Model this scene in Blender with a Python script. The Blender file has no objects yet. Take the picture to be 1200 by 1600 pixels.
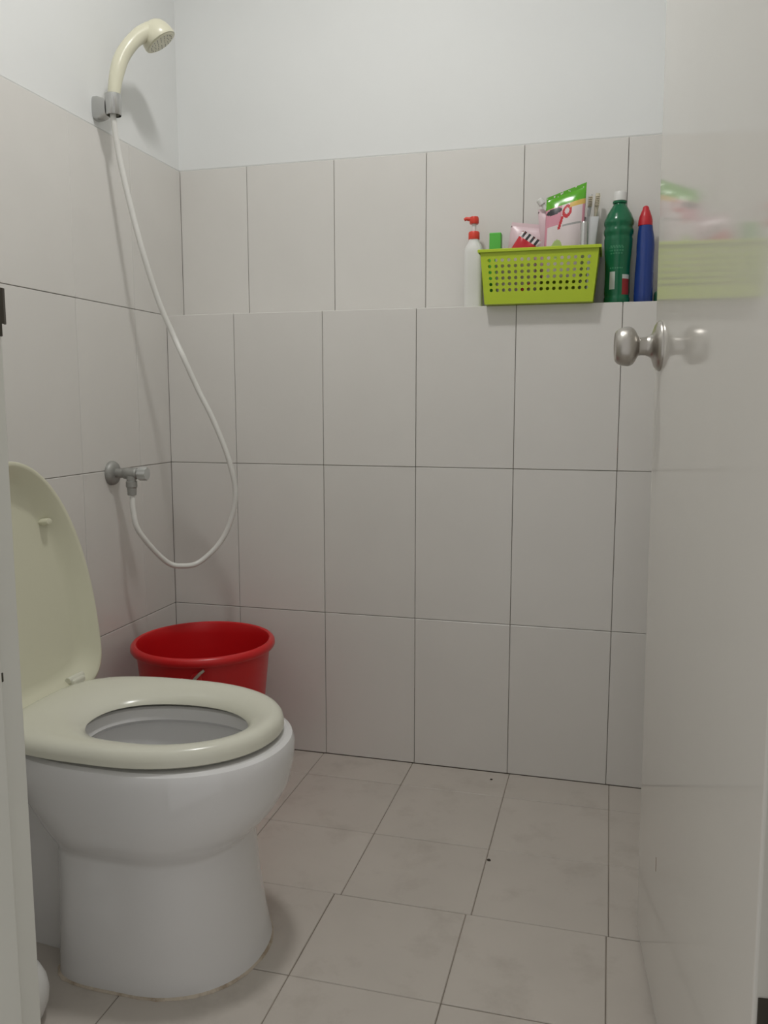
import bpy, bmesh, math, random
from mathutils import Vector, Matrix
random.seed(7)
PI = math.pi
C = bpy.context.scene.collection
S = bpy.context.scene

# ------------------------------------------------------------------ camera, world, exposure
YAW, PITCH, F = -0.260705, -0.129750, 1312.563
CAM = Vector((0.978123, -2.107637, 0.964931))
fw = Vector((math.sin(YAW)*math.cos(PITCH), math.cos(YAW)*math.cos(PITCH), math.sin(PITCH)))
rt = Vector((math.cos(YAW), -math.sin(YAW), 0)); up = rt.cross(fw)
cd = bpy.data.cameras.new('camera'); cam = bpy.data.objects.new('camera', cd); C.objects.link(cam)
cd.sensor_fit = 'HORIZONTAL'; cd.sensor_width = 36; cd.lens = F*36/1200; cd.clip_start = 0.02
M = Matrix((( rt.x, up.x, -fw.x, CAM.x), (rt.y, up.y, -fw.y, CAM.y), (rt.z, up.z, -fw.z, CAM.z), (0, 0, 0, 1)))
cam.matrix_world = M
S.camera = cam
W = bpy.data.worlds.new('world'); S.world = W; W.use_nodes = True
W.node_tree.nodes['Background'].inputs[0].default_value = (1.0, 0.98, 0.95, 1)
W.node_tree.nodes['Background'].inputs[1].default_value = 0.48
S.view_settings.view_transform = 'Standard'; S.view_settings.look = 'None'
S.view_settings.gamma = 1; S.view_settings.use_curve_mapping = False
S.view_settings.exposure = 0.25
LAMP = Vector((0.48, -0.80, 2.47)); LAMP_STRENGTH = 114.0

XL, XR, YF, ZC = -0.198, 1.165, -1.36, 2.50       # left wall, right wall, door wall (room side), ceiling

# ------------------------------------------------------------------ materials
def srgb(r, g, b):
    f = lambda c: (c/255)/12.92 if c/255 <= .04045 else ((c/255+.055)/1.055)**2.4
    return (f(r), f(g), f(b), 1)
def mat(name, col, rough=.5, metal=0, var=0, scale=6, objvar=0, spec=.5, coat=0, trans=0, emit=None, bump=0, bscale=40, dirt=None, sss=0):
    m = bpy.data.materials.new(name); m.use_nodes = True
    nt = m.node_tree; b = nt.nodes['Principled BSDF']; L = nt.links.new
    b.inputs['Base Color'].default_value = col; b.inputs['Roughness'].default_value = rough
    b.inputs['Metallic'].default_value = metal; b.inputs['Specular IOR Level'].default_value = spec
    b.inputs['Coat Weight'].default_value = coat; b.inputs['Transmission Weight'].default_value = trans
    if sss:
        b.inputs['Subsurface Weight'].default_value = sss; b.inputs['Subsurface Radius'].default_value = (.01, .008, .006)
    if emit:
        b.inputs['Emission Color'].default_value = emit[0]; b.inputs['Emission Strength'].default_value = emit[1]
    src = None
    if var or objvar or dirt:
        tc = nt.nodes.new('ShaderNodeNewGeometry')
        n = nt.nodes.new('ShaderNodeTexNoise'); n.inputs['Scale'].default_value = scale; n.inputs['Detail'].default_value = 5
        L(tc.outputs['Position'], n.inputs['Vector'])
        mr = nt.nodes.new('ShaderNodeMapRange'); mr.inputs[1].default_value = .3; mr.inputs[2].default_value = .7
        mr.inputs[3].default_value = 1-var; mr.inputs[4].default_value = 1+var
        L(n.outputs['Fac'], mr.inputs[0])
        oi = nt.nodes.new('ShaderNodeObjectInfo')
        mo = nt.nodes.new('ShaderNodeMapRange'); mo.inputs[3].default_value = 1-objvar; mo.inputs[4].default_value = 1+objvar
        L(oi.outputs['Random'], mo.inputs[0])
        mu = nt.nodes.new('ShaderNodeMath'); mu.operation = 'MULTIPLY'; L(mr.outputs[0], mu.inputs[0]); L(mo.outputs[0], mu.inputs[1])
        vm = nt.nodes.new('ShaderNodeVectorMath'); vm.operation = 'SCALE'; vm.inputs[0].default_value = col[:3]
        L(mu.outputs[0], vm.inputs['Scale']); src = vm.outputs[0]
        if dirt:                                   # blotchy stains: (colour, noise scale, low, high, strength)
            dn = nt.nodes.new('ShaderNodeTexNoise'); dn.inputs['Scale'].default_value = dirt[1]; dn.inputs['Detail'].default_value = 8
            dn.inputs['Roughness'].default_value = .65
            L(tc.outputs['Position'], dn.inputs['Vector'])
            dr = nt.nodes.new('ShaderNodeMapRange'); dr.inputs[1].default_value = dirt[2]; dr.inputs[2].default_value = dirt[3]
            dr.inputs[4].default_value = dirt[4]; L(dn.outputs['Fac'], dr.inputs[0])
            mx = nt.nodes.new('ShaderNodeMix'); mx.data_type = 'RGBA'
            L(dr.outputs[0], mx.inputs[0]); L(src, mx.inputs[6]); mx.inputs[7].default_value = dirt[0]; src = mx.outputs[2]
        L(src, b.inputs['Base Color'])
    if bump:
        tc2 = nt.nodes.new('ShaderNodeNewGeometry')
        bn = nt.nodes.new('ShaderNodeTexNoise'); bn.inputs['Scale'].default_value = bscale; bn.inputs['Detail'].default_value = 3
        L(tc2.outputs['Position'], bn.inputs['Vector'])
        bp = nt.nodes.new('ShaderNodeBump'); bp.inputs['Strength'].default_value = bump; bp.inputs['Distance'].default_value = .002
        L(bn.outputs['Fac'], bp.inputs['Height']); L(bp.outputs[0], b.inputs['Normal'])
    return m

m_plaster = mat('white_plaster', (.79, .80, .79, 1), .75, var=.015, scale=3, bump=.08, bscale=25)
m_ceiling = mat('ceiling_paint', (.78, .78, .76, 1), .85, var=.01)
m_tile = mat('wall_tile_glaze', (.715, .697, .664, 1), .27, var=.018, scale=5, objvar=.016)
m_floor = mat('floor_tile_glaze', (.53, .488, .44, 1), .42, var=.03, scale=7, objvar=.02, dirt=((.30, .26, .22, 1), 9, .53, .75, .38))
m_grout = mat('wall_grout', (.49, .465, .425, 1), .9, var=.25, scale=9)
m_fgrout = mat('floor_grout', (.27, .235, .195, 1), .9, var=.3, scale=9)
m_door = mat('door_paint', (.64, .62, .575, 1), .08, var=.01, scale=3, spec=.35)
m_frame = mat('frame_paint', (.66, .66, .61, 1), .4, var=.02)
m_steel = mat('brushed_steel', (.50, .475, .44, 1), .33, 1)
m_chrome = mat('dull_chrome', (.52, .52, .51, 1), .25, .9)
m_alloy = mat('dull_alloy', (.36, .36, .34, 1), .5, .45, var=.1, scale=60)
m_dark = mat('dark_hinge_metal', (.07, .062, .05, 1), .5, .6)
m_ceramic = mat('toilet_ceramic', (.74, .735, .735, 1), .09, spec=.5, coat=.15)
m_seat = mat('ivory_seat_plastic', (.69, .685, .585, 1), .22)
m_lid = mat('ivory_lid_plastic', (.68, .67, .52, 1), .30)
m_shower = mat('ivory_shower_plastic', (.70, .68, .53, 1), .3)
m_nozzle = mat('grey_nozzle_rubber', (.34, .34, .32, 1), .6)
m_hose = mat('white_hose_plastic', (.74, .735, .70, 1), .35)
m_white = mat('white_plastic', (.74, .735, .71, 1), .35)
m_clear = mat('milky_knob_plastic', (.62, .63, .61, 1), .3, trans=.25)
m_red = mat('red_bucket_plastic', (.62, .010, .013, 1), .30)
m_wire = mat('bail_wire', (.62, .58, .5, 1), .35, .8)
m_water = mat('toilet_water', (.8, .82, .8, 1), .02, trans=.9)
m_caulk = mat('base_sealant', (.58, .51, .42, 1), .8, dirt=((.20, .125, .06, 1), 22, .46, .66, .75), var=.1)
m_lime = mat('lime_basket_plastic', (.46, .60, .022, 1), .38, sss=.0)
m_redcap = mat('orange_red_plastic', (.72, .055, .03, 1), .35)
m_crim = mat('crimson_plastic', (.55, .018, .03, 1), .35)
m_greenb = mat('green_bottle_plastic', (.006, .135, .058, 1), .2)
m_greent = mat('pale_green_print', (.05, .25, .13, 1), .3)
m_greend = mat('dark_green_plastic', (.006, .07, .03, 1), .3)
m_blue = mat('blue_bottle_plastic', (.018, .05, .24, 1), .2)
m_label = mat('pale_label', (.55, .60, .56, 1), .5)
m_redlab = mat('dark_red_label', (.30, .02, .02, 1), .5)
m_gbox = mat('bright_green_card', (.10, .50, .06, 1), .45)
m_gpouch = mat('glossy_green_film', (.11, .42, .02, 1), .18)
m_pink = mat('pink_film', (.68, .30, .38, 1), .25)
m_pinkbag = mat('pale_pink_bag', (.84, .64, .685, 1), .3, trans=.12)
m_pwhite = mat('white_print', (.75, .66, .67, 1), .25)
m_black = mat('black_print', (.03, .03, .035, 1), .35)
m_yellow = mat('yellow_print', (.72, .48, .12, 1), .3)
m_leaf = mat('leaf_green_print', (.42, .55, .18, 1), .3)
m_grey = mat('grey_print', (.38, .37, .37, 1), .4)
m_tube = mat('white_tube', (.66, .67, .68, 1), .3)
m_bristle = mat('cream_bristles', (.70, .64, .50, 1), .7)
m_speck = mat('dark_grit', (.05, .04, .03, 1), .9)
m_scuff = mat('scuff_mark', (.28, .22, .16, 1), .8)
m_bulb = mat('lit_bulb', (1, 1, 1, 1), .4, emit=((1.0, .99, .97, 1), LAMP_STRENGTH))

# ------------------------------------------------------------------ mesh helpers
def link_mesh(name, me, mats, parent=None, smooth=None):
    if smooth is not None:
        for p in me.polygons: p.use_smooth = True
        me.set_sharp_from_angle(angle=math.radians(smooth))
    for m in (mats if isinstance(mats, (list, tuple)) else [mats]): me.materials.append(m)
    o = bpy.data.objects.new(name, me); C.objects.link(o)
    if parent: o.parent = parent
    return o
def off(parent):                                     # meshes are written in room coordinates; shift into the parent's frame
    v = Vector((0, 0, 0))
    while parent: v += parent.location; parent = parent.parent
    return v
def obj(name, bm, mats, parent=None, smooth=30, recalc=True, local=False):
    if recalc: bmesh.ops.recalc_face_normals(bm, faces=bm.faces)
    if parent and not local: bmesh.ops.translate(bm, verts=bm.verts, vec=-off(parent))
    me = bpy.data.meshes.new(name); bm.to_mesh(me); bm.free()
    return link_mesh(name, me, mats, parent, smooth)
def tag(o, label=None, cat=None, group=None, kind=None):
    if label: o['label'] = label
    if cat: o['category'] = cat
    if group: o['group'] = group
    if kind: o['kind'] = kind
    return o
def thing(name, loc, label, cat, group=None, kind=None):
    o = bpy.data.objects.new(name, None); C.objects.link(o); o.location = loc; o.empty_display_size = .05
    return tag(o, label, cat, group, kind)
def box(bm, a, b, bevel=0, seg=2):
    r = bmesh.ops.create_cube(bm, size=1)
    vs = r['verts']
    for v in vs:
        v.co = Vector([(a[i]+b[i])/2 + v.co[i]*(b[i]-a[i]) for i in range(3)])
    if bevel:
        es = {e for v in vs for e in v.link_edges}
        bmesh.ops.bevel(bm, geom=list(es), offset=bevel, segments=seg, affect='EDGES', profile=.5)
    return bm
def rings(bm, R, close=True, cap0=False, cap1=False, mi=None):
    V = [[bm.verts.new(p) for p in r] for r in R]
    n = len(R[0])
    for i in range(len(R)-1):
        for j in range(n if close else n-1):
            k = (j+1) % n
            f = bm.faces.new((V[i][j], V[i][k], V[i+1][k], V[i+1][j]))
            if mi: f.material_index = mi(i, j)
    if cap0: bm.faces.new(V[0][::-1])
    if cap1: bm.faces.new(V[-1])
    return V
def frame_of(d):
    d = d.normalized(); a = Vector((0, 0, 1)) if abs(d.z) < .9 else Vector((1, 0, 0))
    x = a.cross(d).normalized(); return x, d.cross(x).normalized(), d
def lathe(bm, prof, base=Vector((0, 0, 0)), axis=Vector((0, 0, 1)), n=40, ex=1, ey=1, mi=None, cap0=True, cap1=True):
    """prof: (radius, height along axis)"""
    x, y, d = frame_of(Vector(axis))
    if abs(d.z) > .99: x, y, d = Vector((1, 0, 0)), Vector((0, 1, 0)), Vector((0, 0, 1 if d.z > 0 else -1))
    R = []
    for r, h in prof:
        r = max(r, 1e-5)
        R.append([Vector(base)+d*h+x*(r*ex*math.cos(2*PI*k/n))+y*(r*ey*math.sin(2*PI*k/n)) for k in range(n)])
    rings(bm, R, True, cap0, cap1, mi)
    return bm
def spline(P, per=8):
    P = [Vector(p) for p in P]; out = []
    for i in range(len(P)-1):
        p0 = P[max(i-1, 0)]; p1 = P[i]; p2 = P[i+1]; p3 = P[min(i+2, len(P)-1)]
        for k in range(per):
            t = k/per
            out.append(.5*((2*p1)+(p2-p0)*t+(2*p0-5*p1+4*p2-p3)*t*t+(3*p1-p0-3*p2+p3)*t**3))
    out.append(P[-1]); return out
def tube(bm, P, rad, n=14, caps=True, ex=1, ref=None):
    R = []; x = None
    for i, p in enumerate(P):
        d = (P[min(i+1, len(P)-1)]-P[max(i-1, 0)]).normalized()
        if x is None: x = frame_of(d)[0] if ref is None else (Vector(ref)-d*Vector(ref).dot(d)).normalized()
        else: x = (x-d*x.dot(d)).normalized()
        y = d.cross(x)
        r = rad(i/(len(P)-1)) if callable(rad) else rad
        R.append([p+x*(r*ex*math.cos(2*PI*k/n))+y*(r*math.sin(2*PI*k/n)) for k in range(n)])
    rings(bm, R, True, caps, caps)
    return bm
def egg(xb, xf, w, z, xm, cy, nf=2.0, nb=2.6, n=72):
    """closed outline in plan: rounded front (+x), squarer back"""
    P = []
    for k in range(n):
        t = 2*PI*k/n; c, s = math.cos(t), math.sin(t)
        e = nf if c > 0 else nb
        x = xm+(xf-xm)*abs(c)**(2/e) if c > 0 else xm-(xm-xb)*abs(c)**(2/e)
        P.append(Vector((x, cy+w*math.copysign(abs(s)**(2/e), s), z)))
    return P

# ------------------------------------------------------------------ room shell
TT = .008                      # tile thickness
tile_cache = {}
def tile(parent, a, b, axis, m):
    """one tile between corners a and b (room coords), thin along axis; alike tiles share a mesh"""
    size = tuple(round(b[i]-a[i], 4) for i in range(3))
    key = size+(m.name,)
    if key not in tile_cache:
        bm = bmesh.new(); box(bm, [-s/2 for s in size], [s/2 for s in size], .0011, 1)
        me = bpy.data.meshes.new('tile'); bm.to_mesh(me); bm.free(); me.materials.append(m)
        tile_cache[key] = me
    o = bpy.data.objects.new('tile', tile_cache[key]); C.objects.link(o); o.parent = parent
    jit = [0, 0, 0]; jit[axis] = random.uniform(-.0004, .0004)
    o.location = Vector([(a[i]+b[i])/2+jit[i] for i in range(3)])-off(parent)
    return o
G = .0007                      # half a grout joint

# floor
bm = bmesh.new(); box(bm, (XL-.1, YF-.14, -.1), (XR+.1, .2, -.002))
floor = tag(obj('floor', bm, m_fgrout), 'beige square floor tiles with dark joints', 'floor', kind='structure')
ys = [0.0, -.135, -.387, -.632, -.880, -1.13, -1.38, -1.5]
for r in range(len(ys)-1):
    sh = 1 if r >= 3 else 0                    # the rows by the doorway are laid slightly out of line
    xs = [XL] + [x+d*sh for x, d in ((-.008, -.012), (.2435, -.012), (.496, -.013), (.756, -.010), (1.008, -.004))] + [XR]
    for i in range(len(xs)-1):
        y0, y1 = ys[r+1], ys[r]
        if y0 < YF-.005:       # threshold strip only inside the doorway
            if r == len(ys)-2: continue
        tile(floor, (xs[i]+G*1.25, y0+G*1.25, -.0085), (xs[i+1]-G*1.25, y1-G*1.25, 0.0), 2, m_floor)
for (x, y, s) in ((.715, -.046, .0035), (.762, -.432, .0045), (.62, -1.02, .003)):
    bm = bmesh.new(); bmesh.ops.create_icosphere(bm, subdivisions=1, radius=s)
    for v in bm.verts: v.co = Vector((v.co.x*random.uniform(.8, 1.4)+x, v.co.y*random.uniform(.8, 1.3)+y, v.co.z*.35+.0008))
    obj('speck_of_grit', bm, m_speck, floor)

# back wall: half wall below carrying a ledge, upper wall set back
LED, SB = 1.2, .10
ZT = 1.6
bm = bmesh.new()
prof = [(TT-.0015, -.1), (TT-.0015, LED-.010), (SB+TT-.0015, LED-.010), (SB+TT-.0015, ZT+.002), (SB+.005, ZT+.005), (SB+.005, ZC), (.26, ZC), (.26, -.1)]
A = [bm.verts.new((XL-.1, y, z)) for y, z in prof]; B = [bm.verts.new((XR+.1, y, z)) for y, z in prof]
for i in range(len(prof)):
    j = (i+1) % len(prof); f = bm.faces.new((A[i], B[i], B[j], A[j])); f.material_index = 1 if i in (3, 4) else 0
bm.faces.new(A[::-1]); bm.faces.new(B)
wall_back = tag(obj('wall_back', bm, [m_grout, m_plaster], smooth=None), 'tiled half wall with ledge and white plaster above', 'wall', kind='structure')
xw = [XL-G, 0, .25, .5, .75, 1.0, XR]
for r in range(3):
    for i in range(len(xw)-1):
        z1 = .4*(r+1)-(G if r < 2 else .0)
        tile(wall_back, (xw[i]+G, 0, .4*r+G), (xw[i+1]-G, TT, z1), 1, m_tile)
xu = [XL-G, .002, .252, .502, .752, 1.002, XR]
for i in range(len(xu)-1):
    tile(wall_back, (xu[i]+G, SB, LED+G), (xu[i+1]-G, SB+TT, ZT), 1, m_tile)
    tile(wall_back, (xw[i]+G, TT+.0005, LED-.0085), (xw[i+1]-G, SB-G, LED), 2, m_tile)

# left wall
def side_wall(name, x, d, label):
    bm = bmesh.new(); xx = x-d*(TT-.0015)
    y0, y1 = YF-.14, .26
    xo = x-d*.12
    prof = [(xx, -.1), (xx, ZT+.002), (x-d*.005, ZT+.005), (x-d*.005, ZC), (xo, ZC), (xo, -.1)]
    A = [bm.verts.new((px, y0, z)) for px, z in prof]; B = [bm.verts.new((px, y1, z)) for px, z in prof]
    for i in range(len(prof)):
        j = (i+1) % len(prof); f = bm.faces.new((A[i], B[i], B[j], A[j])); f.material_index = 1 if i in (1, 2, 3) else 0
    bm.faces.new(A[::-1]); bm.faces.new(B)
    w = tag(obj(name, bm, [m_grout, m_plaster], smooth=None), label, 'wall', kind='structure')
    for r in range(4):
        yj = [-.157-.25*k for k in range(5)]
        yj = [(SB if r == 3 else 0)+G*.8] + yj + [YF]
        for i in range(len(yj)-1):
            a, b = sorted((x, x-d*TT))
            tile(w, (a, yj[i+1]+G*.8, .4*r+(G if r else 0)), (b, yj[i]-G*.8, .4*(r+1)-(G if r < 3 else 0)), 0, m_tile)
    return w
wall_left = side_wall('wall_left', XL, 1, 'tiled side wall carrying the shower, plaster above')
wall_right = side_wall('wall_right', XR, -1, 'tiled side wall behind the open door')

# door wall with its opening
OX0, OX1, OZ = .372, 1.142, 2.05
YO = YF-.12
FT = .035                       # frame thickness outside the clear opening
bm = bmesh.new()
box(bm, (XL-.1, YO, -.1), (OX0-FT, YF, ZC)); box(bm, (OX1+FT, YO, -.1), (XR+.1, YF, ZC)); box(bm, (OX0-FT, YO, OZ+FT), (OX1+FT, YF, ZC))
tag(obj('wall_front', bm, m_plaster, smooth=None), 'white plastered wall with the doorway', 'wall', kind='structure')
bm = bmesh.new(); box(bm, (XL-.1, YF-.14, ZC), (XR+.1, .26, ZC+.1))
tag(obj('ceiling', bm, m_ceiling, smooth=None), 'white flat ceiling', 'ceiling', kind='structure')

# door frame (rebated on the room side), strike plate on its left jamb
trim = thing('trim_1', (OX0, YF, 0), 'white painted door frame with a dark strike plate', 'door frame', kind='structure')
YR = YF-.042                    # rebate depth = leaf thickness
def jamb(name, x0, x1, xs):
    bm = bmesh.new(); box(bm, (min(x0, x1), YO-.006, 0), (max(x0, x1), YF+.001, OZ+FT), .002)
    box(bm, (min(x1, xs), YO-.006, 0), (max(x1, xs), YR, OZ), .003)
    return obj(name, bm, m_frame, trim, smooth=None)
jl = jamb('jamb', OX0-FT, OX0, OX0+.012)
jr = jamb('jamb', OX1+FT, OX1, OX1-.012)
bm = bmesh.new(); box(bm, (OX0, YO-.006, OZ), (OX1, YF+.001, OZ+FT), .002); box(bm, (OX0+.0125, YO-.006, OZ-.012), (OX1-.0125, YR, OZ), .003)
obj('head_jamb', bm, m_frame, trim, smooth=None)
bm = bmesh.new()
box(bm, (OX0-.0005, YF-.034, 1.032), (OX0+.0018, YF+.0005, 1.094), .0006, 1)
lip = [(OX0+.0018, YF-.002), (OX0+.0022, YF+.003), (OX0+.0005, YF+.008), (OX0-.003, YF+.011), (OX0-.004, YF+.0098), (OX0-.001, YF+.0068), (OX0+.0004, YF+.002), (OX0, YF-.002)]
a = [bm.verts.new((x, y, 1.045)) for x, y in lip]; b = [bm.verts.new((x, y, 1.081)) for x, y in lip]
for i in range(len(lip)):
    j = (i+1) % len(lip); bm.faces.new((a[i], a[j], b[j], b[i]))
bm.faces.new(a[::-1]); bm.faces.new(b)
obj('strike_plate', bm, m_dark, trim, smooth=None)
bm = bmesh.new(); box(bm, (OX0-.0006, YF-.030, .674), (OX0+.0006, YF-.027, .684), .0005, 1)
obj('paint_chip', bm, m_dark, trim, smooth=None)

# door leaf, opened into the room
DW, DT, DH = .752, .038, 2.03
HX, HY = 1.124, YF+.004
ang = math.atan2(1.0565-HX, -.598-HY)             # plan direction from hinge to free edge
door = bpy.data.objects.new('door_1', None); C.objects.link(door)
door.location = (HX, HY, .010)
ux = Vector((1.0565-HX, -.598-HY, 0)).normalized()   # along the leaf, hinge -> free edge
ny = Vector((-ux.y, ux.x, 0))                        # towards the toilet (-x side)
if ny.x > 0: ny = -ny
tilt = math.radians(.5)
zz = (Vector((0, 0, 1))*math.cos(tilt)+ny*math.sin(tilt)).normalized()
nn = ux.cross(zz).normalized()
if nn.dot(ny) < 0: nn = -nn
def D(u, n, z): return Vector((HX, HY, .010))+ux*u+nn*n+zz*z
def dbox(bm, a, b, bevel=0, seg=2):
    n0 = len(bm.verts)
    box(bm, a, b, bevel, seg); bm.verts.ensure_lookup_table()
    for v in bm.verts[n0:]: v.co = D(*v.co)
tag(door, 'glossy off-white door standing open with a round steel knob', 'door', kind='structure')
bm = bmesh.new(); dbox(bm, (.002, -DT, 0), (DW, 0, DH), .003, 3)
leaf = obj('door_leaf', bm, m_door, door, smooth=None)
KZ, KU = 1.045, DW-.058
def dl(bm, prof, u, z, s, n=44): lathe(bm, prof, D(u, 0 if s > 0 else -DT, z), nn*s, n)
for s in (1, -1):
    bm = bmesh.new()
    dl(bm, [(.040, 0), (.040, .002), (.0385, .005), (.034, .0085), (.027, .011), (.020, .0135), (.0165, .018), (.0155, .022)], KU, KZ, s)
    ro = obj('rosette', bm, m_steel, door, smooth=40)
    bm = bmesh.new()
    dl(bm, [(.0150, .020), (.0145, .030), (.015, .034), (.0185, .0365), (.024, .039), (.0285, .0425), (.0308, .047), (.0315, .050), (.0310, .055), (.0302, .0595), (.0292, .063), (.0270, .067), (.0235, .0702), (.0222, .0708), (.0205, .0695), (.010, .0690), (.0001, .0688)], KU, KZ, s)
    obj('knob', bm, m_steel, door, smooth=40)
bm = bmesh.new(); dbox(bm, (DW-.0005, -.030, KZ-.03), (DW+.0012, -.008, KZ+.03), .0005, 1)
obj('latch_plate', bm, m_steel, door)
for hz in (.338, 1.05, 1.78):
    bm = bmesh.new()
    for k in range(3): lathe(bm, [(.0055, 0), (.0055, .028)], D(-.001, -DT-.004, hz+.030*k), zz, 14)
    dbox(bm, (.0003, -DT+.001, hz), (.0021, -.004, hz+.088), .0004, 1)
    obj('hinge', bm, m_dark, door)
bm = bmesh.new(); tube(bm, [D(.56, .0001, .245), D(.558, .0001, .232), D(.559, .0001, .222)], .0005, 6)
obj('scuff', bm, m_scuff, door)

# ------------------------------------------------------------------ ceiling lamp
lamp = thing('ceiling_lamp_offscreen', (LAMP.x, LAMP.y, ZC), 'round flat white lamp mounted on the ceiling', 'lamp')
bm = bmesh.new(); lathe(bm, [(.100, 0), (.100, -.026), (.097, -.031), (.086, -.032), (.083, -.028), (.083, -.010), (.080, -.008)], (LAMP.x, LAMP.y, ZC), cap0=True, cap1=True)
obj('housing', bm, m_white, lamp)
bm = bmesh.new(); lathe(bm, [(.082, .0), (.082, -.002), (.001, -.0022)], (LAMP.x, LAMP.y, LAMP.z+.001), n=40, cap0=True)
obj('diffuser_offscreen', bm, m_bulb, lamp, smooth=60)

# ------------------------------------------------------------------ toilet
TY = -.838
toilet = thing('toilet', (.20, TY, 0), 'white ceramic toilet with ivory seat and raised ivory lid', 'toilet')
bm = bmesh.new()
out = [(0, .085, .420, .158, 5), (.004, .085, .421, .159, 5), (.02, .085, .417, .157, 5), (.06, .085, .409, .154, 5), (.13, .085, .399, .149, 5), (.19, .085, .394, .146, 5), (.216, .085, .393, .145, 5), (.221, .084, .394, .1455, 4.7), (.227, .082, .398, .148, 4.5), (.236, .076, .406, .154, 4.2),
       (.249, .066, .421, .1625, 3.8), (.266, .05, .436, .1695, 3.5), (.288, .03, .450, .175, 3.2), (.310, .012, .461, .179, 3.1), (.335, .0, .466, .180, 3), (.35, -.01, .469, .181, 3), (.378, -.015, .470, .181, 3), (.389, -.012, .466, .177, 3), (.393, -.005, .458, .170, 3)]
R = [egg(xb, xf, w, z, .25, TY, 2.15, nb) for z, xb, xf, w, nb in out]
inn = [(.393, .085, .408, .114), (.390, .090, .402, .109), (.380, .092, .400, .107), (.370, .098, .405, .106), (.362, .09, .413, .114), (.34, .092, .41, .113), (.30, .105, .395, .104), (.26, .13, .365, .088), (.22, .16, .33, .066), (.19, .19, .30, .045), (.165, .21, .27, .025)]
R += [egg(xb, xf, w, z, .255, TY, 2.1, 2.2) for z, xb, xf, w in inn]
rings(bm, R, True, True, True)
bowl = obj('bowl', bm, m_ceramic, toilet, smooth=24)
bm = bmesh.new()
box(bm, (XL+.004, TY-.172, .335), (.07, TY+.172, .3915), .012, 4)
obj('deck', bm, m_ceramic, toilet, smooth=40)
bm = bmesh.new()
Rt = []
for x, w, h in ((XL+.006, .070, .330), (-.10, .070, .333), (0, .075, .334), (.09, .085, .334)):
    Rt.append([Vector((x, TY-w, 0)), Vector((x, TY-w*1.02, h*.4)), Vector((x, TY-w, h)), Vector((x, TY+w, h)), Vector((x, TY+w*1.02, h*.4)), Vector((x, TY+w, 0))])
rings(bm, Rt, True, True, True)
obj('trapway', bm, m_ceramic, toilet, smooth=40)
bm = bmesh.new(); box(bm, (XL+.004, TY-.165, .3925), (-.098, TY+.165, .745), .022, 4)
tank = obj('tank', bm, m_ceramic, toilet, smooth=40)
bm = bmesh.new(); box(bm, (XL+.003, TY-.17, .746), (-.093, TY+.17, .776), .010, 3)
tl = obj('tank_cover', bm, m_ceramic, toilet, smooth=40)
bm = bmesh.new(); lathe(bm, [(.02, 0), (.02, .004), (.018, .008), (.001, .009)], (-.148, TY, .776))
obj('flush_button', bm, m_chrome, tl)
bm = bmesh.new(); lathe(bm, [(.062, 0), (.062, .0005)], (.252, TY, .205), n=40, ex=1.1, ey=.85)
obj('water', bm, m_water, toilet)
# sealant bead round the base
bm = bmesh.new()
o1 = egg(.082, .4235, .1610, .0, .25, TY, 2.15, 5); o2 = egg(.083, .4225, .1600, .003, .25, TY, 2.15, 5); o3 = egg(.086, .4195, .1565, .006, .25, TY, 2.15, 5)
for k, p in enumerate(o1): p.xy = p.xy + (p.xy-Vector((.25, TY))).normalized()*random.uniform(-.0005, .0022)
rings(bm, [o1, o2, o3], True)
obj('sealant_bead', bm, m_caulk, toilet, smooth=60, recalc=False)
# seat ring
SZ = .3995
def seat_out(z, g): return egg(-.025+g, .452-g, .1785-g, z, .225, TY, 2.1, 3.4)
def seat_in(z, g): return egg(.100-g, .390+g, .104+g, z, .25, TY, 2.1, 2.2)
bm = bmesh.new()
def mixr(a, b, t, dz): return [Vector(((1-t)*p.x+t*q.x, (1-t)*p.y+t*q.y, dz)) for p, q in zip(a, b)]
oa, ia = seat_out(0, 0), seat_in(0, 0)
R = [mixr(oa, ia, .06, SZ), mixr(oa, ia, 0.0, SZ+.003), mixr(oa, ia, 0.0, SZ+.012), mixr(oa, ia, .03, SZ+.020), mixr(oa, ia, .10, SZ+.026), mixr(oa, ia, .22, SZ+.0295), mixr(oa, ia, .36, SZ+.0295), mixr(oa, ia, .55, SZ+.0265), mixr(oa, ia, .74, SZ+.0205), mixr(oa, ia, .90, SZ+.012), mixr(oa, ia, .98, SZ+.005), mixr(oa, ia, 1.0, SZ+.001), mixr(oa, ia, .95, SZ-.001)]
rings(bm, R + [R[0]], True)
bmesh.ops.remove_doubles(bm, verts=bm.verts, dist=1e-6)
seat = obj('seat', bm, m_seat, toilet, smooth=50)
# hinge blocks behind the seat
for sy in (-1, 1):
    bm = bmesh.new(); box(bm, (-.042, TY+sy*.118-.020, .3918), (-.010, TY+sy*.118+.020, .430), .006, 3)
    lathe(bm, [(.006, -.023), (.0065, -.022), (.0065, .022), (.006, .023)], (-.022, TY+sy*.118, .4275), (0, 1, 0), 20)
    obj('hinge_block', bm, m_seat, toilet)
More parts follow.
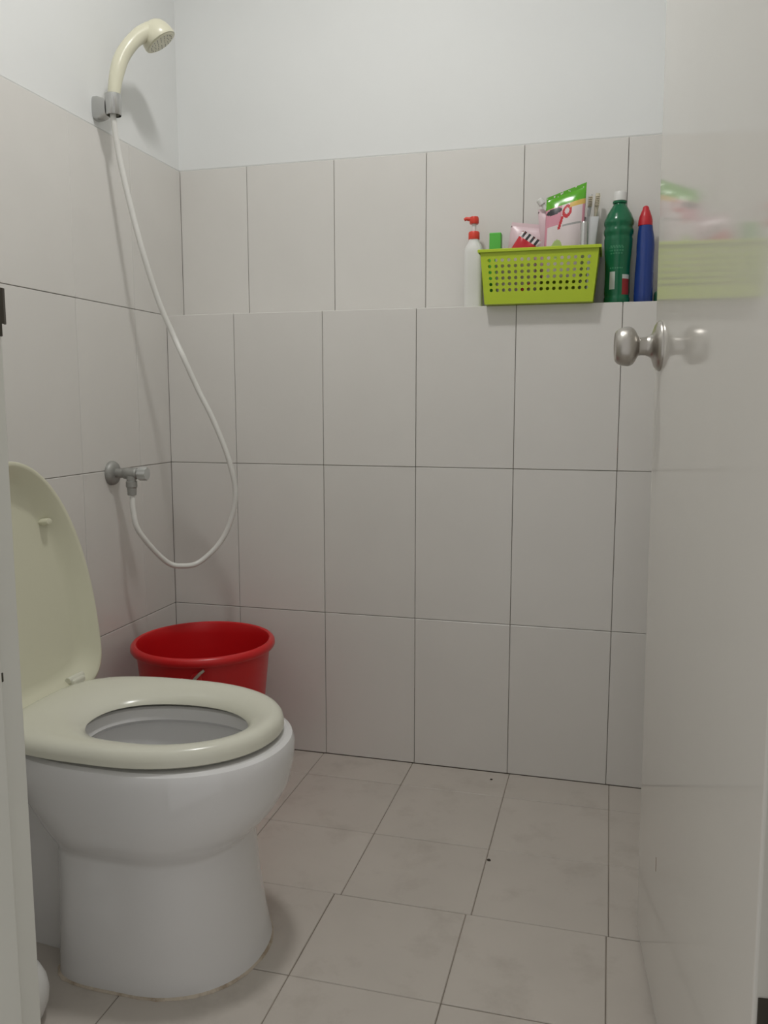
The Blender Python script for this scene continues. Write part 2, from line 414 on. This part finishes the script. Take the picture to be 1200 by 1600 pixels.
# lid, raised and leaning back: a shallow dish seen from below
LB = Vector((-.012, TY, .396)); lean = math.radians(6.5)
la = Vector((-math.sin(lean), 0, math.cos(lean))); ln = Vector((math.cos(lean), 0, math.sin(lean)))   # up the lid, out of its underside
LH, LW = .467, .197
def lid_out(g, n, N=80):
    P = []
    for k in range(N):
        t = 2*PI*k/N; c, s = math.cos(t), math.sin(t)
        m0 = .13
        h = (m0+(LH-m0-g)*abs(c)**(2/2.1)) if c > 0 else (m0-(m0-g)*abs(c)**(2/4.2))
        w = (LW-g)*math.copysign(abs(s)**(2/(2.1 if c > 0 else 4.2)), s)
        P.append(LB+la*h+Vector((0, w, 0))+ln*n)
    return P
bm = bmesh.new()
R = [lid_out(.12, -.032), lid_out(.05, -.030), lid_out(.02, -.022), lid_out(.005, -.008), lid_out(0, .006), lid_out(.0015, .0095), lid_out(.005, .0105), lid_out(.010, .0085), lid_out(.022, -.004), lid_out(.033, -.0145), lid_out(.041, -.0195), lid_out(.052, -.0215), lid_out(.12, -.0225)]
rings(bm, R, True, True, True)
lid = obj('lid', bm, m_lid, toilet, smooth=50)
for sy in (-1, 1):
    p = LB+la*.345+Vector((0, sy*.108, 0))+ln*(-.0205)
    bm = bmesh.new(); lathe(bm, [(.0085, -.004), (.0085, .012), (.0070, .017), (.001, .0185)], p, ln, 16, ex=1.1, ey=.8)
    obj('bumper', bm, m_lid, lid)

# ------------------------------------------------------------------ white rounded tub on the floor beside the toilet
bm = bmesh.new()
lathe(bm, [(.020, 0), (.034, .001), (.044, .012), (.051, .030), (.053, .048), (.050, .066), (.042, .084), (.030, .096), (.026, .100), (.026, .108), (.028, .109), (.028, .122), (.025, .125), (.001, .126)], (.109, -1.095, 0), n=40)
tub = tag(obj('plastic_tub', bm, m_white), 'white round-bellied plastic tub on the floor between door frame and toilet', 'container')

# ------------------------------------------------------------------ red bucket in the corner
BX, BY = .018, -.255
bucket = thing('bucket', (BX, BY, 0), 'red plastic bucket with wire handle in the corner behind the toilet', 'bucket')
bm = bmesh.new()
lathe(bm, [(.118, .006), (.123, 0), (.126, .004), (.129, .04), (.157, .300), (.161, .340), (.162, .358), (.1665, .359), (.1735, .360), (.1765, .365), (.1760, .373), (.172, .379), (.167, .381), (.1625, .379), (.160, .372), (.158, .350), (.153, .30), (.126, .045), (.121, .012)], (BX, BY, 0), n=88, cap0=True, cap1=True)
obj('pail', bm, m_red, bucket, smooth=40)
ca = math.atan2(CAM.y-BY, CAM.x-BX)-.12               # ear on the side that faces the doorway
ev = Vector((math.cos(ca), math.sin(ca), 0))
for s in (1, -1):
    bm = bmesh.new(); e = Vector((BX, BY, .333))+ev*(.1590*s)
    lathe(bm, [(.013, 0), (.013, .006), (.010, .009), (.001, .0095)], e, ev*s, 20)
    obj('ear', bm, m_red, bucket)
P = []
side = Vector((ev.y, -ev.x, 0))                         # the bail drops down on the wall side
if side.x > 0: side = -side
for k in range(41):
    t = PI*k/40
    rad = .1690-.014*math.sin(t)
    p = Vector((BX, BY, 0))+ev*(rad*math.cos(t))+side*(rad*math.sin(t)*1.0)
    p.z = .335-.115*math.sin(t)**.8
    P.append(p)
hook = [Vector((BX, BY, .350))+ev*.1695-side*.016, Vector((BX, BY, .346))+ev*.171-side*.010]
bm = bmesh.new(); tube(bm, hook+P, .0021, 8)
bl = obj('bail_wire', bm, m_wire, bucket, smooth=60)
bm = bmesh.new(); tube(bm, [hook[0]-side*.003+Vector((0, 0, .003)), hook[1], P[0]+side*.004-Vector((0, 0, .004))], .0038, 8)
obj('wire_wrap', bm, m_wire, bl, smooth=60)

# ------------------------------------------------------------------ hand shower, bracket, hose, valve
bm = bmesh.new()
wx = XL+.005-.010
HB = Vector((-.150, -.297, 1.645))                      # centre of the clip
bracket = thing('shower_bracket', (XL, -.285, 1.645), 'chrome clip bracket on the left wall above the tiles', 'bracket')
Rr = []
for t, w, h, dz in ((0, .019, .027, -.002), (.3, .019, .0265, -.003), (.75, .017, .022, -.006), (1, .015, .018, -.007)):
    c = Vector((XL-.006, -.285, 1.645)).lerp(HB+Vector((-.014, 0, 0)), t)+Vector((0, 0, dz))
    n = 28; ring = []
    for k in range(n):
        a = 2*PI*k/n; cc, ss = math.cos(a), math.sin(a)
        ring.append(c+Vector((0, w*math.copysign(abs(cc)**.6, cc), h*math.copysign(abs(ss)**.6, ss))))
    Rr.append(ring)
rings(bm, Rr, True, True, True); obj('mount', bm, m_chrome, bracket, smooth=40)
hd = Vector((.07, .06, 1)).normalized()                 # direction of the handle in the clip
bm = bmesh.new()
lathe(bm, [(.0165, -.024), (.0178, -.022), (.0190, .018), (.0188, .022), (.0165, .023), (.0160, .018), (.0150, -.022)], HB, hd, 32, cap0=False, cap1=False)
obj('clip', bm, m_chrome, bracket, smooth=40)
shower = thing('hand_shower', HB, 'ivory hand shower hooked in the chrome bracket on the left wall', 'shower head')
hp = spline([HB-hd*.016, HB+hd*.03, (-.143, -.289, 1.715), (-.136, -.278, 1.752), (-.123, -.262, 1.785), (-.111, -.241, 1.811), (-.099, -.221, 1.826), (-.093, -.209, 1.831)], 8)
def hr(t): return .0125+.0045*min(t/.35, 1)+(.008*max(0, (t-.62)/.38)**1.4)
bm = bmesh.new(); tube(bm, hp, hr, 24)
sb = obj('handle', bm, m_shower, shower, smooth=60)
fnorm = Vector((.50, .25, -.83)).normalized()
fc = Vector((-.080, -.196, 1.812))                      # centre of the spray face
bm = bmesh.new()
lathe(bm, [(.010, -.047), (.022, -.0445), (.030, -.038), (.0362, -.027), (.0395, -.014), (.0405, -.004), (.0395, 0), (.0365, .0005)], fc, fnorm, 44)
obj('head', bm, m_shower, shower, smooth=50)
bm = bmesh.new(); lathe(bm, [(.0360, .0002), (.0345, .0025), (.012, .0035), (.0001, .0035)], fc, fnorm, 40, cap0=False)
fx, fy, fz = frame_of(fnorm)
face = obj('spray_face', bm, m_shower, shower, smooth=50)
bm = bmesh.new()
for rr_, nn_ in ((.028, 18), (.019, 12), (.010, 6)):
    for k in range(nn_):
        a = 2*PI*k/nn_; lathe(bm, [(.0011, .002), (.0009, .0045)], fc+fx*rr_*math.cos(a)+fy*rr_*math.sin(a), fnorm, 6)
tag(obj('spray_nozzles', bm, m_nozzle, face, smooth=None), kind='stuff')
VP = Vector((XL, -.288, .793))
hose_pts = [HB-hd*.020, (-.1512, -.297, 1.612), (-.150, -.282, 1.536), (-.136, -.264, 1.428), (-.118, -.246, 1.323), (-.100, -.214, 1.215), (-.075, -.191, 1.132), (-.046, -.195, 1.075), (-.020, -.175, .998), (.014, -.159, .917), (.046, -.141, .813), (.053, -.127, .717), (.022, -.134, .620), (-.028, -.168, .559), (-.060, -.208, .552), (-.090, -.240, .570), (-.125, -.296, .649), (-.136, -.302, .700), (-.139, -.299, .735), (-.140, -.299, .7395)]
bm = bmesh.new(); tube(bm, spline(hose_pts, 10), .0068, 14)
hose = tag(obj('shower_hose', bm, m_hose, smooth=60), 'white shower hose looping from the hand shower to the wall valve', 'hose')
vy, vz = -.293, .793
valve = thing('angle_valve', (XL, vy, vz), 'dull metal angle valve on the left wall feeding the hose', 'valve')
X = Vector((1, 0, 0))
bm = bmesh.new(); lathe(bm, [(.030, -.002), (.030, .004), (.027, .010), (.020, .014), (.013, .015)], (XL, vy, vz), X, 32)
obj('wall_flange', bm, m_alloy, valve, smooth=40)
bm = bmesh.new(); lathe(bm, [(.0115, .012), (.0115, .034), (.0135, .036), (.0145, .046), (.0145, .068), (.012, .072), (.009, .073)], (XL, vy, vz), X, 28)
obj('valve_body', bm, m_alloy, valve, smooth=40)
bm = bmesh.new(); lathe(bm, [(.0115, -.006), (.0115, -.018), (.0135, -.019), (.0135, -.032), (.0115, -.034), (.0105, -.052), (.007, -.053)], (-.140, vy-.006, vz), (.0, 0, 1), 6 if False else 20)
obj('outlet', bm, m_alloy, valve, smooth=40)
bm = bmesh.new()
Rk = []
for r_, h_ in ((.006, .070), (.012, .074), (.0150, .076), (.0160, .080), (.0160, .094), (.0145, .098), (.001, .0985)):
    Rk.append([Vector((XL+h_, vy+r_*(1+.06*math.cos(8*t))*math.cos(t), vz+r_*(1+.06*math.cos(8*t))*math.sin(t))) for t in [2*PI*k/48 for k in range(48)]])
rings(bm, Rk, True, True, True)
obj('turn_knob', bm, m_clear, valve, smooth=40)

# ------------------------------------------------------------------ things on the ledge
def lathe_z(name, prof, x, y, z, mats, parent, n=48, ex=1, ey=1, mi=None, smooth=40):
    bm = bmesh.new(); lathe(bm, prof, (x, y, z), (0, 0, 1), n, ex, ey, mi); return obj(name, bm, mats, parent, smooth=smooth)
# white pump bottle
px, py = .636, .048
pump = thing('pump_bottle', (px, py, LED), 'white pump bottle with orange-red pump head left of the lime basket', 'bottle')
bm = bmesh.new()
Rb = []
for w, d, h in ((.020, .015, 0), (.0225, .018, .003), (.0230, .0185, .02), (.0230, .0185, .135), (.0222, .0178, .145), (.018, .0150, .155), (.0135, .0130, .162), (.0125, .0125, .166), (.0120, .0120, .174)):
    ring = []
    e = .5 if h < .15 else .8
    for k in range(40):
        a = 2*PI*k/40; c_, s_ = math.cos(a), math.sin(a)
        ring.append(Vector((px+w*math.copysign(abs(c_)**e, c_), py+d*math.copysign(abs(s_)**e, s_), LED+h)))
    Rb.append(ring)
rings(bm, Rb, True, True, True); obj('bottle_body', bm, m_white, pump, smooth=35)
lathe_z('collar', [(.0135, .168), (.0140, .170), (.0140, .184), (.0125, .187), (.006, .188)], px, py, LED, m_redcap, pump, 28)
lathe_z('stem', [(.0055, .186), (.0055, .207)], px, py, LED, m_white, pump, 16)
bm = bmesh.new()
lathe(bm, [(.0105, .206), (.0115, .208), (.0115, .218), (.0100, .223), (.004, .2245)], (px, py, LED), (0, 0, 1), 24)
tube(bm, [Vector((px-.002, py, LED+.2165)), Vector((px-.012, py-.001, LED+.2185)), Vector((px-.020, py-.002, LED+.2195)), Vector((px-.0245, py-.003, LED+.2165))], lambda t: .0062-.0025*t, 12)
obj('pump_head', bm, m_redcap, pump, smooth=45)

# lime basket with real holes
bx0, bx1, by0, by1, bh = .676, .931, -.030, .092, .127
basket = thing('storage_basket', ((bx0+bx1)/2, (by0+by1)/2, LED), 'lime green perforated plastic basket overhanging the ledge', 'basket')
fl = .0115
def holed(bm, c00, c10, c11, c01, nc, nr, mu, mv0, mv1, hr=.30):
    """bilinear panel with a grid of round holes; margins as fractions of the width / height"""
    c00, c10, c11, c01 = map(Vector, (c00, c10, c11, c01))
    def P(u, v): return c00*(1-u)*(1-v)+c10*u*(1-v)+c11*u*v+c01*(1-u)*v
    us = [mu+(1-2*mu)*i/nc for i in range(nc+1)]; vs = [mv0+(1-mv0-mv1)*j/nr for j in range(nr+1)]
    cache = {}
    def V(u, v):
        k = (round(u, 5), round(v, 5))
        if k not in cache: cache[k] = bm.verts.new(P(u, v))
        return cache[k]
    for i in range(nc):
        for j in range(nr):
            u0, u1, v0, v1 = us[i], us[i+1], vs[j], vs[j+1]; uc, vc = (u0+u1)/2, (v0+v1)/2
            W_ = (P(u1, vc)-P(u0, vc)).length; H_ = (P(uc, v1)-P(uc, v0)).length; r = hr*min(W_, H_)
            outer = [(u0, v0), (uc, v0), (u1, v0), (u1, vc), (u1, v1), (uc, v1), (u0, v1), (u0, vc)]
            O = [V(*p) for p in outer]
            I = [bm.verts.new(P(uc+r/W_*(u1-u0)*math.cos(a), vc+r/H_*(v1-v0)*math.sin(a))) for a in [PI*(1.25+.25*k) for k in range(8)]]
            for k in range(8): bm.faces.new((O[k], O[(k+1) % 8], I[(k+1) % 8], I[k]))
    # plain margins, matching the cell vertices
    uu = sorted({round(x, 5) for i in range(nc) for x in (us[i], (us[i]+us[i+1])/2, us[i+1])})
    vv = sorted({round(x, 5) for j in range(nr) for x in (vs[j], (vs[j]+vs[j+1])/2, vs[j+1])})
    for a, b in zip(uu, uu[1:]):
        bm.faces.new((V(a, 0), V(b, 0), V(b, vv[0]), V(a, vv[0]))); bm.faces.new((V(a, vv[-1]), V(b, vv[-1]), V(b, 1), V(a, 1)))
    for a, b in zip(vv, vv[1:]):
        bm.faces.new((V(0, a), V(uu[0], a), V(uu[0], b), V(0, b))); bm.faces.new((V(uu[-1], a), V(1, a), V(1, b), V(uu[-1], b)))
    for a, b, c_, d_ in ((0, uu[0], 0, vv[0]), (uu[-1], 1, 0, vv[0]), (0, uu[0], vv[-1], 1), (uu[-1], 1, vv[-1], 1)):
        bm.faces.new((V(a, c_), V(b, c_), V(b, d_), V(a, d_)))
z0, z1 = LED+.0005, LED+bh
B0 = [(bx0, by0, z0), (bx1, by0, z0), (bx1, by1-.012, z0), (bx0, by1-.012, z0)]
T0 = [(bx0-fl, by0-.008, z1), (bx1+fl, by0-.008, z1), (bx1+fl, by1, z1), (bx0-fl, by1, z1)]
bm = bmesh.new()
holed(bm, B0[0], B0[1], T0[1], T0[0], 16, 6, .045, .20, .14)
holed(bm, B0[1], B0[2], T0[2], T0[1], 7, 6, .07, .20, .14)
holed(bm, B0[2], B0[3], T0[3], T0[2], 16, 6, .045, .20, .14)
holed(bm, B0[3], B0[0], T0[0], T0[3], 7, 6, .07, .20, .14)
bm.faces.new([bm.verts.new(p) for p in B0])
bmesh.ops.remove_doubles(bm, verts=bm.verts, dist=1e-5)
bs = obj('basket_body', bm, m_lime, basket, smooth=None)
md = bs.modifiers.new('thickness', 'SOLIDIFY'); md.thickness = .0018; md.offset = -1
bm = bmesh.new()
def lip(e, z): return [Vector((T0[0][0]-e, T0[0][1]-e, z)), Vector((T0[1][0]+e, T0[1][1]-e, z)), Vector((T0[2][0]+e, T0[2][1]+e, z)), Vector((T0[3][0]-e, T0[3][1]+e, z))]
rings(bm, [lip(-.002, z1-.001), lip(-.001, z1+.001), lip(.0035, z1+.001), lip(.005, z1-.0005), lip(.005, z1-.006), lip(.0035, z1-.006), lip(.0030, z1-.002), lip(.0002, z1-.0025)], True)
obj('rim', bm, m_lime, basket, smooth=40)

# helper: soft packet with printed faces
def packet(bm, c, w, h, t, ang, fn, ny=0, nu=48, nv=48, slant=0, exp=.55):
    """pillow standing in the xz plane about its bottom centre c, rotated by ang in that plane"""
    ca_, sa_ = math.cos(ang), math.sin(ang)
    def P(u, v, s):
        bul = (max(0, 4*u*(1-u))**exp)*(max(0, 1-abs(2*v-.9)**3.0)**.8 if v < .95 else 0)
        x = (u-.5)*w; z = v*(h+slant*(u-.5)); y = s*t/2*bul+ny*(v-.0)*h
        y += .0022*math.sin(9*u+4*v)*math.sin(7*v+2)*bul
        return Vector((c[0]+x*ca_-z*sa_, c[1]+y, c[2]+x*sa_+z*ca_))
    for s in (-1, 1):
        V = [[bm.verts.new(P(i/nu, j/nv, s)) for i in range(nu+1)] for j in range(nv+1)]
        for j in range(nv):
            for i in range(nu):
                f = bm.faces.new((V[j][i], V[j][i+1], V[j+1][i+1], V[j+1][i])); f.material_index = fn((i+.5)/nu, (j+.5)/nv) if s < 0 else 0
    bmesh.ops.remove_doubles(bm, verts=bm.verts, dist=1e-6)
def ell(u, v, a, b, ra, rb): return ((u-a)/ra)**2+((v-b)/rb)**2 < 1

# refill pouch: pink and white with green top
def fpouch(u, v):
    if v > .83: return 1
    if v > .78 and u > .62: return 2                        # yellow strip
    if ell(u, v, .22, .785, .20, .04): return 3             # dark oval mark
    if ell(u, v, .55, .745, .12, .075) and not ell(u, v, .55, .75, .06, .035): return 4
    if abs((u-.42)-(v-.66)*.6) < .035 and .55 < v < .70: return 4
    if .575 < v < .605 and .45 < u < .92: return 5
    if v > .61 and u < .42: return 6
    if u < .07 or (u > .93 and v > .5): return 6
    if ell(u, v, .33, .33, .14, .11): return 7
    return 0
bm = bmesh.new(); packet(bm, (.855, .014, LED+.062), .092, .206, .032, -.03, fpouch, ny=.05, nu=60, nv=90, slant=.034)
pouch = tag(obj('refill_pouch', bm, [m_pwhite, m_gpouch, m_yellow, m_black, m_crim, m_grey, m_pink, m_leaf], smooth=60), 'pink and white refill pouch with green top standing in the lime basket', 'pouch')
# white spout cap of a second pouch behind
t = thing('spouted_pouch', (.838, .062, LED+.07), 'pale pouch with a small white spout behind the green-topped pouch', 'pouch')
bm = bmesh.new(); packet(bm, (.838, .064, LED+.07), .070, .168, .018, .07, lambda u, v: 0, nu=24, nv=30); obj('bag', bm, m_pinkbag, t, smooth=60)
bm = bmesh.new(); lathe(bm, [(.005, -.006), (.005, .010), (.0085, .011), (.0085, .024), (.007, .026), (.001, .0265)], (.809, .056, LED+.236), Vector((-.55, 0, .8)), 20); obj('spout_cap', bm, m_white, t)
# green carton, pink bag, red packet with striped edge, white card
bm = bmesh.new(); box(bm, (.6795, .010, LED+.003), (.708, .040, LED+.176), .002)
tag(obj('carton', bm, m_gbox, smooth=None), 'bright green upright carton at the pump bottle end of the basket', 'box')
bm = bmesh.new(); packet(bm, (.748, .068, LED+.02), .094, .185, .026, -.14, lambda u, v: 0, nu=36, nv=40)
tag(obj('plastic_bag', bm, m_pinkbag, smooth=60), 'pale pink soft bag behind the red packet in the basket', 'bag')
bm = bmesh.new()
def fred(u, v):
    if v > .82: return 1 if int(u*9) % 2 else 2
    return 0
packet(bm, (.733, .014, LED+.088), .054, .092, .024, -.58, fred, nu=36, nv=48)
tag(obj('red_packet', bm, [m_crim, m_black, m_pwhite], smooth=60), 'red packet with a black and white striped end tilted in the basket', 'packet')
bm = bmesh.new(); box(bm, (.700, -.0165, LED+.02), (.793, -.004, LED+.129), .003)
bmesh.ops.rotate(bm, verts=bm.verts, cent=(.745, -.01, LED+.08), matrix=Matrix.Rotation(-.06, 3, 'Y'))
tag(obj('soap_bar_box', bm, m_pwhite, smooth=None), 'flat white box leaning inside the basket front below the red packet', 'box')
bm = bmesh.new(); tube(bm, [Vector((.752, -.0225, LED+.020)), Vector((.765, -.0228, LED+.033)), Vector((.788, -.0235, LED+.046))], .0048, 16)
tag(obj('red_tube', bm, m_crim, smooth=60), 'small red tube lying low inside the lime basket', 'tube')
# white tube with black stripe, brushes
t = thing('toothpaste_tube', (.908, .046, LED+.003), 'white tube with a black stripe standing at the right end of the basket', 'tube')
bm = bmesh.new()
Rb = []
for k in range(13):
    v = k/12; d = .0125*(1-v)**.7+.0012; w = .0145+.0035*v; z = LED+.026+v*.182
    Rb.append([Vector((.908+.012*v+w*math.cos(2*PI*a/36), .046+d*math.sin(2*PI*a/36), z)) for a in range(36)])
rings(bm, Rb, True, True, True, mi=lambda i, j: 1 if 20 <= j <= 21 else 0); obj('tube_body', bm, [m_tube, m_black], t, smooth=60)
lathe_z('tube_cap', [(.0125, .003), (.0130, .005), (.0118, .0255), (.006, .026)], .908, .046, LED, m_white, t, 24)
def brush(x, y, lean, h, colr, lab, flip):
    t = thing('toothbrush', (x, y, LED+.003), lab, 'toothbrush', 'toothbrushes in the lime basket')
    base = Vector((x, y, LED+.003)); d = Vector((lean, .0, 1)).normalized()
    bm = bmesh.new(); tube(bm, [base, base+d*h*.3, base+d*h*.6, base+d*h*.80, base+d*h*.88, base+d*h], lambda q: .0050 if q < .5 else (.0032 if q < .75 else .0052), 12, ex=1); obj('brush_handle', bm, colr, t, smooth=60)
    bm = bmesh.new(); c = base+d*h*.93
    for i in range(3):
        for j in range(6):
            p = c+d*(j-2.5)*.0042+Vector(((i-1)*.0032, -.004, 0)); lathe(bm, [(.0015, 0), (.0015, .009)], p, (.35*flip, -1, 0), 6)
    tag(obj('bristles', bm, m_bristle, t, smooth=None), kind='stuff')
brush(.900, .068, .06, .262, m_tube, 'white toothbrush with a pale head leaning behind the white tube', 1)
brush(.912, .070, .08, .264, m_bristle, 'cream toothbrush leaning next to the white toothbrush behind the tube', 1)
bm = bmesh.new(); lathe(bm, [(.0085, 0), (.009, .002), (.009, .178), (.0075, .182), (.001, .183)], (.906, -.010, LED+.003), n=20)
tag(obj('silver_stick', bm, m_chrome), 'thin silvery tube standing between pouch and white tube', 'tube')

# green cleaner bottle
gx, gy = .985, .045
gb = thing('cleaner_bottle', (gx, gy, LED), 'green ribbed cleaner bottle with white cap beside the basket', 'bottle')
gprof = [(.026, 0), (.0295, .002), (.0305, .006), (.0305, .013), (.0290, .016), (.0290, .020), (.0298, .026), (.0292, .060), (.0290, .080), (.0300, .100), (.0318, .120), (.0332, .140), (.0335, .150), (.0322, .155), (.0322, .158), (.0345, .163), (.0350, .168), (.0345, .172), (.0325, .176), (.0325, .180), (.0348, .185), (.0350, .190), (.0335, .196), (.0280, .209), (.0215, .220), (.0165, .228), (.0140, .232), (.0140, .236)]
NB = 96
def gmi(i, j):
    z = (gprof[i][1]+gprof[i+1][1])/2; a = (j+.5)*360/NB
    return 0
fine = []
for (r0, h0), (r1, h1) in zip(gprof, gprof[1:]):
    k = max(1, int((h1-h0)/.003))
    fine += [(r0+(r1-r0)*q/k, h0+(h1-h0)*q/k) for q in range(k)]
fine.append(gprof[-1])
def gmi(i, j):
    z = (fine[i][1]+fine[i+1][1])/2; a = (j+.5)*360/NB
    if .031 < z < .074 and 232 < a < 258: return 1
    if .022 < z < .056 and 294 < a < 335: return 2
    if .056 <= z < .066 and 294 < a < 335: return 1
    if 232 < a < 292 and (.0785 < z < .084 or .112 < z < .117 or .119 < z < .125 or .1275 < z < .134) and (int(a/3.75)*7+int(z*400)) % 3: return 3
    return 0
bm = bmesh.new(); lathe(bm, fine, (gx, gy, LED), (0, 0, 1), NB, mi=gmi); obj('bottle_body', bm, [m_greenb, m_label, m_redlab, m_greent], gb, smooth=35)
lathe_z('neck_ring', [(.0135, .233), (.0165, .234), (.0165, .2385), (.0135, .239)], gx, gy, LED, m_greenb, gb, 32)
lathe_z('cap', [(.0140, .239), (.0152, .240), (.0150, .256), (.0135, .2605), (.001, .261)], gx, gy, LED, m_white, gb, 32)
# blue toilet cleaner with red nozzle cap
ox_, oy_ = 1.046, .046
bb = thing('toilet_cleaner_bottle', (ox_, oy_, LED), 'blue cleaner bottle with pointed red cap next to the green bottle', 'bottle')
bm = bmesh.new()
Rb = []
for h, w, d, sx in ((0, .019, .020, 0), (.003, .0215, .023, 0), (.02, .022, .024, 0), (.07, .0216, .0235, .0005), (.095, .0208, .022, .001), (.115, .0206, .021, .0015), (.135, .0208, .0205, .0015), (.155, .0195, .019, .001), (.170, .0172, .0172, 0), (.180, .0160, .016, 0)):
    Rb.append([Vector((ox_+sx+w*math.cos(2*PI*a/44), oy_+d*math.sin(2*PI*a/44), LED+h)) for a in range(44)])
rings(bm, Rb, True, True, True); obj('bottle_body', bm, m_blue, bb, smooth=50)
lathe_z('nozzle_cap', [(.0150, .179), (.0168, .1805), (.0162, .193), (.0150, .197), (.0150, .1985), (.0120, .207), (.0090, .215), (.0080, .2165), (.0068, .2225), (.004, .2255), (.001, .226)], ox_-.001, oy_, LED, m_crim, bb, 36)
bm = bmesh.new(); box(bm, (1.072, .040, LED), (1.128, .086, LED+.028), .005, 3); lathe(bm, [(.010, .028), (.0105, .030), (.010, .038), (.001, .039)], (1.10, .063, LED), n=20)
tag(obj('green_tub', bm, m_greend), 'low dark green tub on the ledge half hidden by the door edge', 'container')
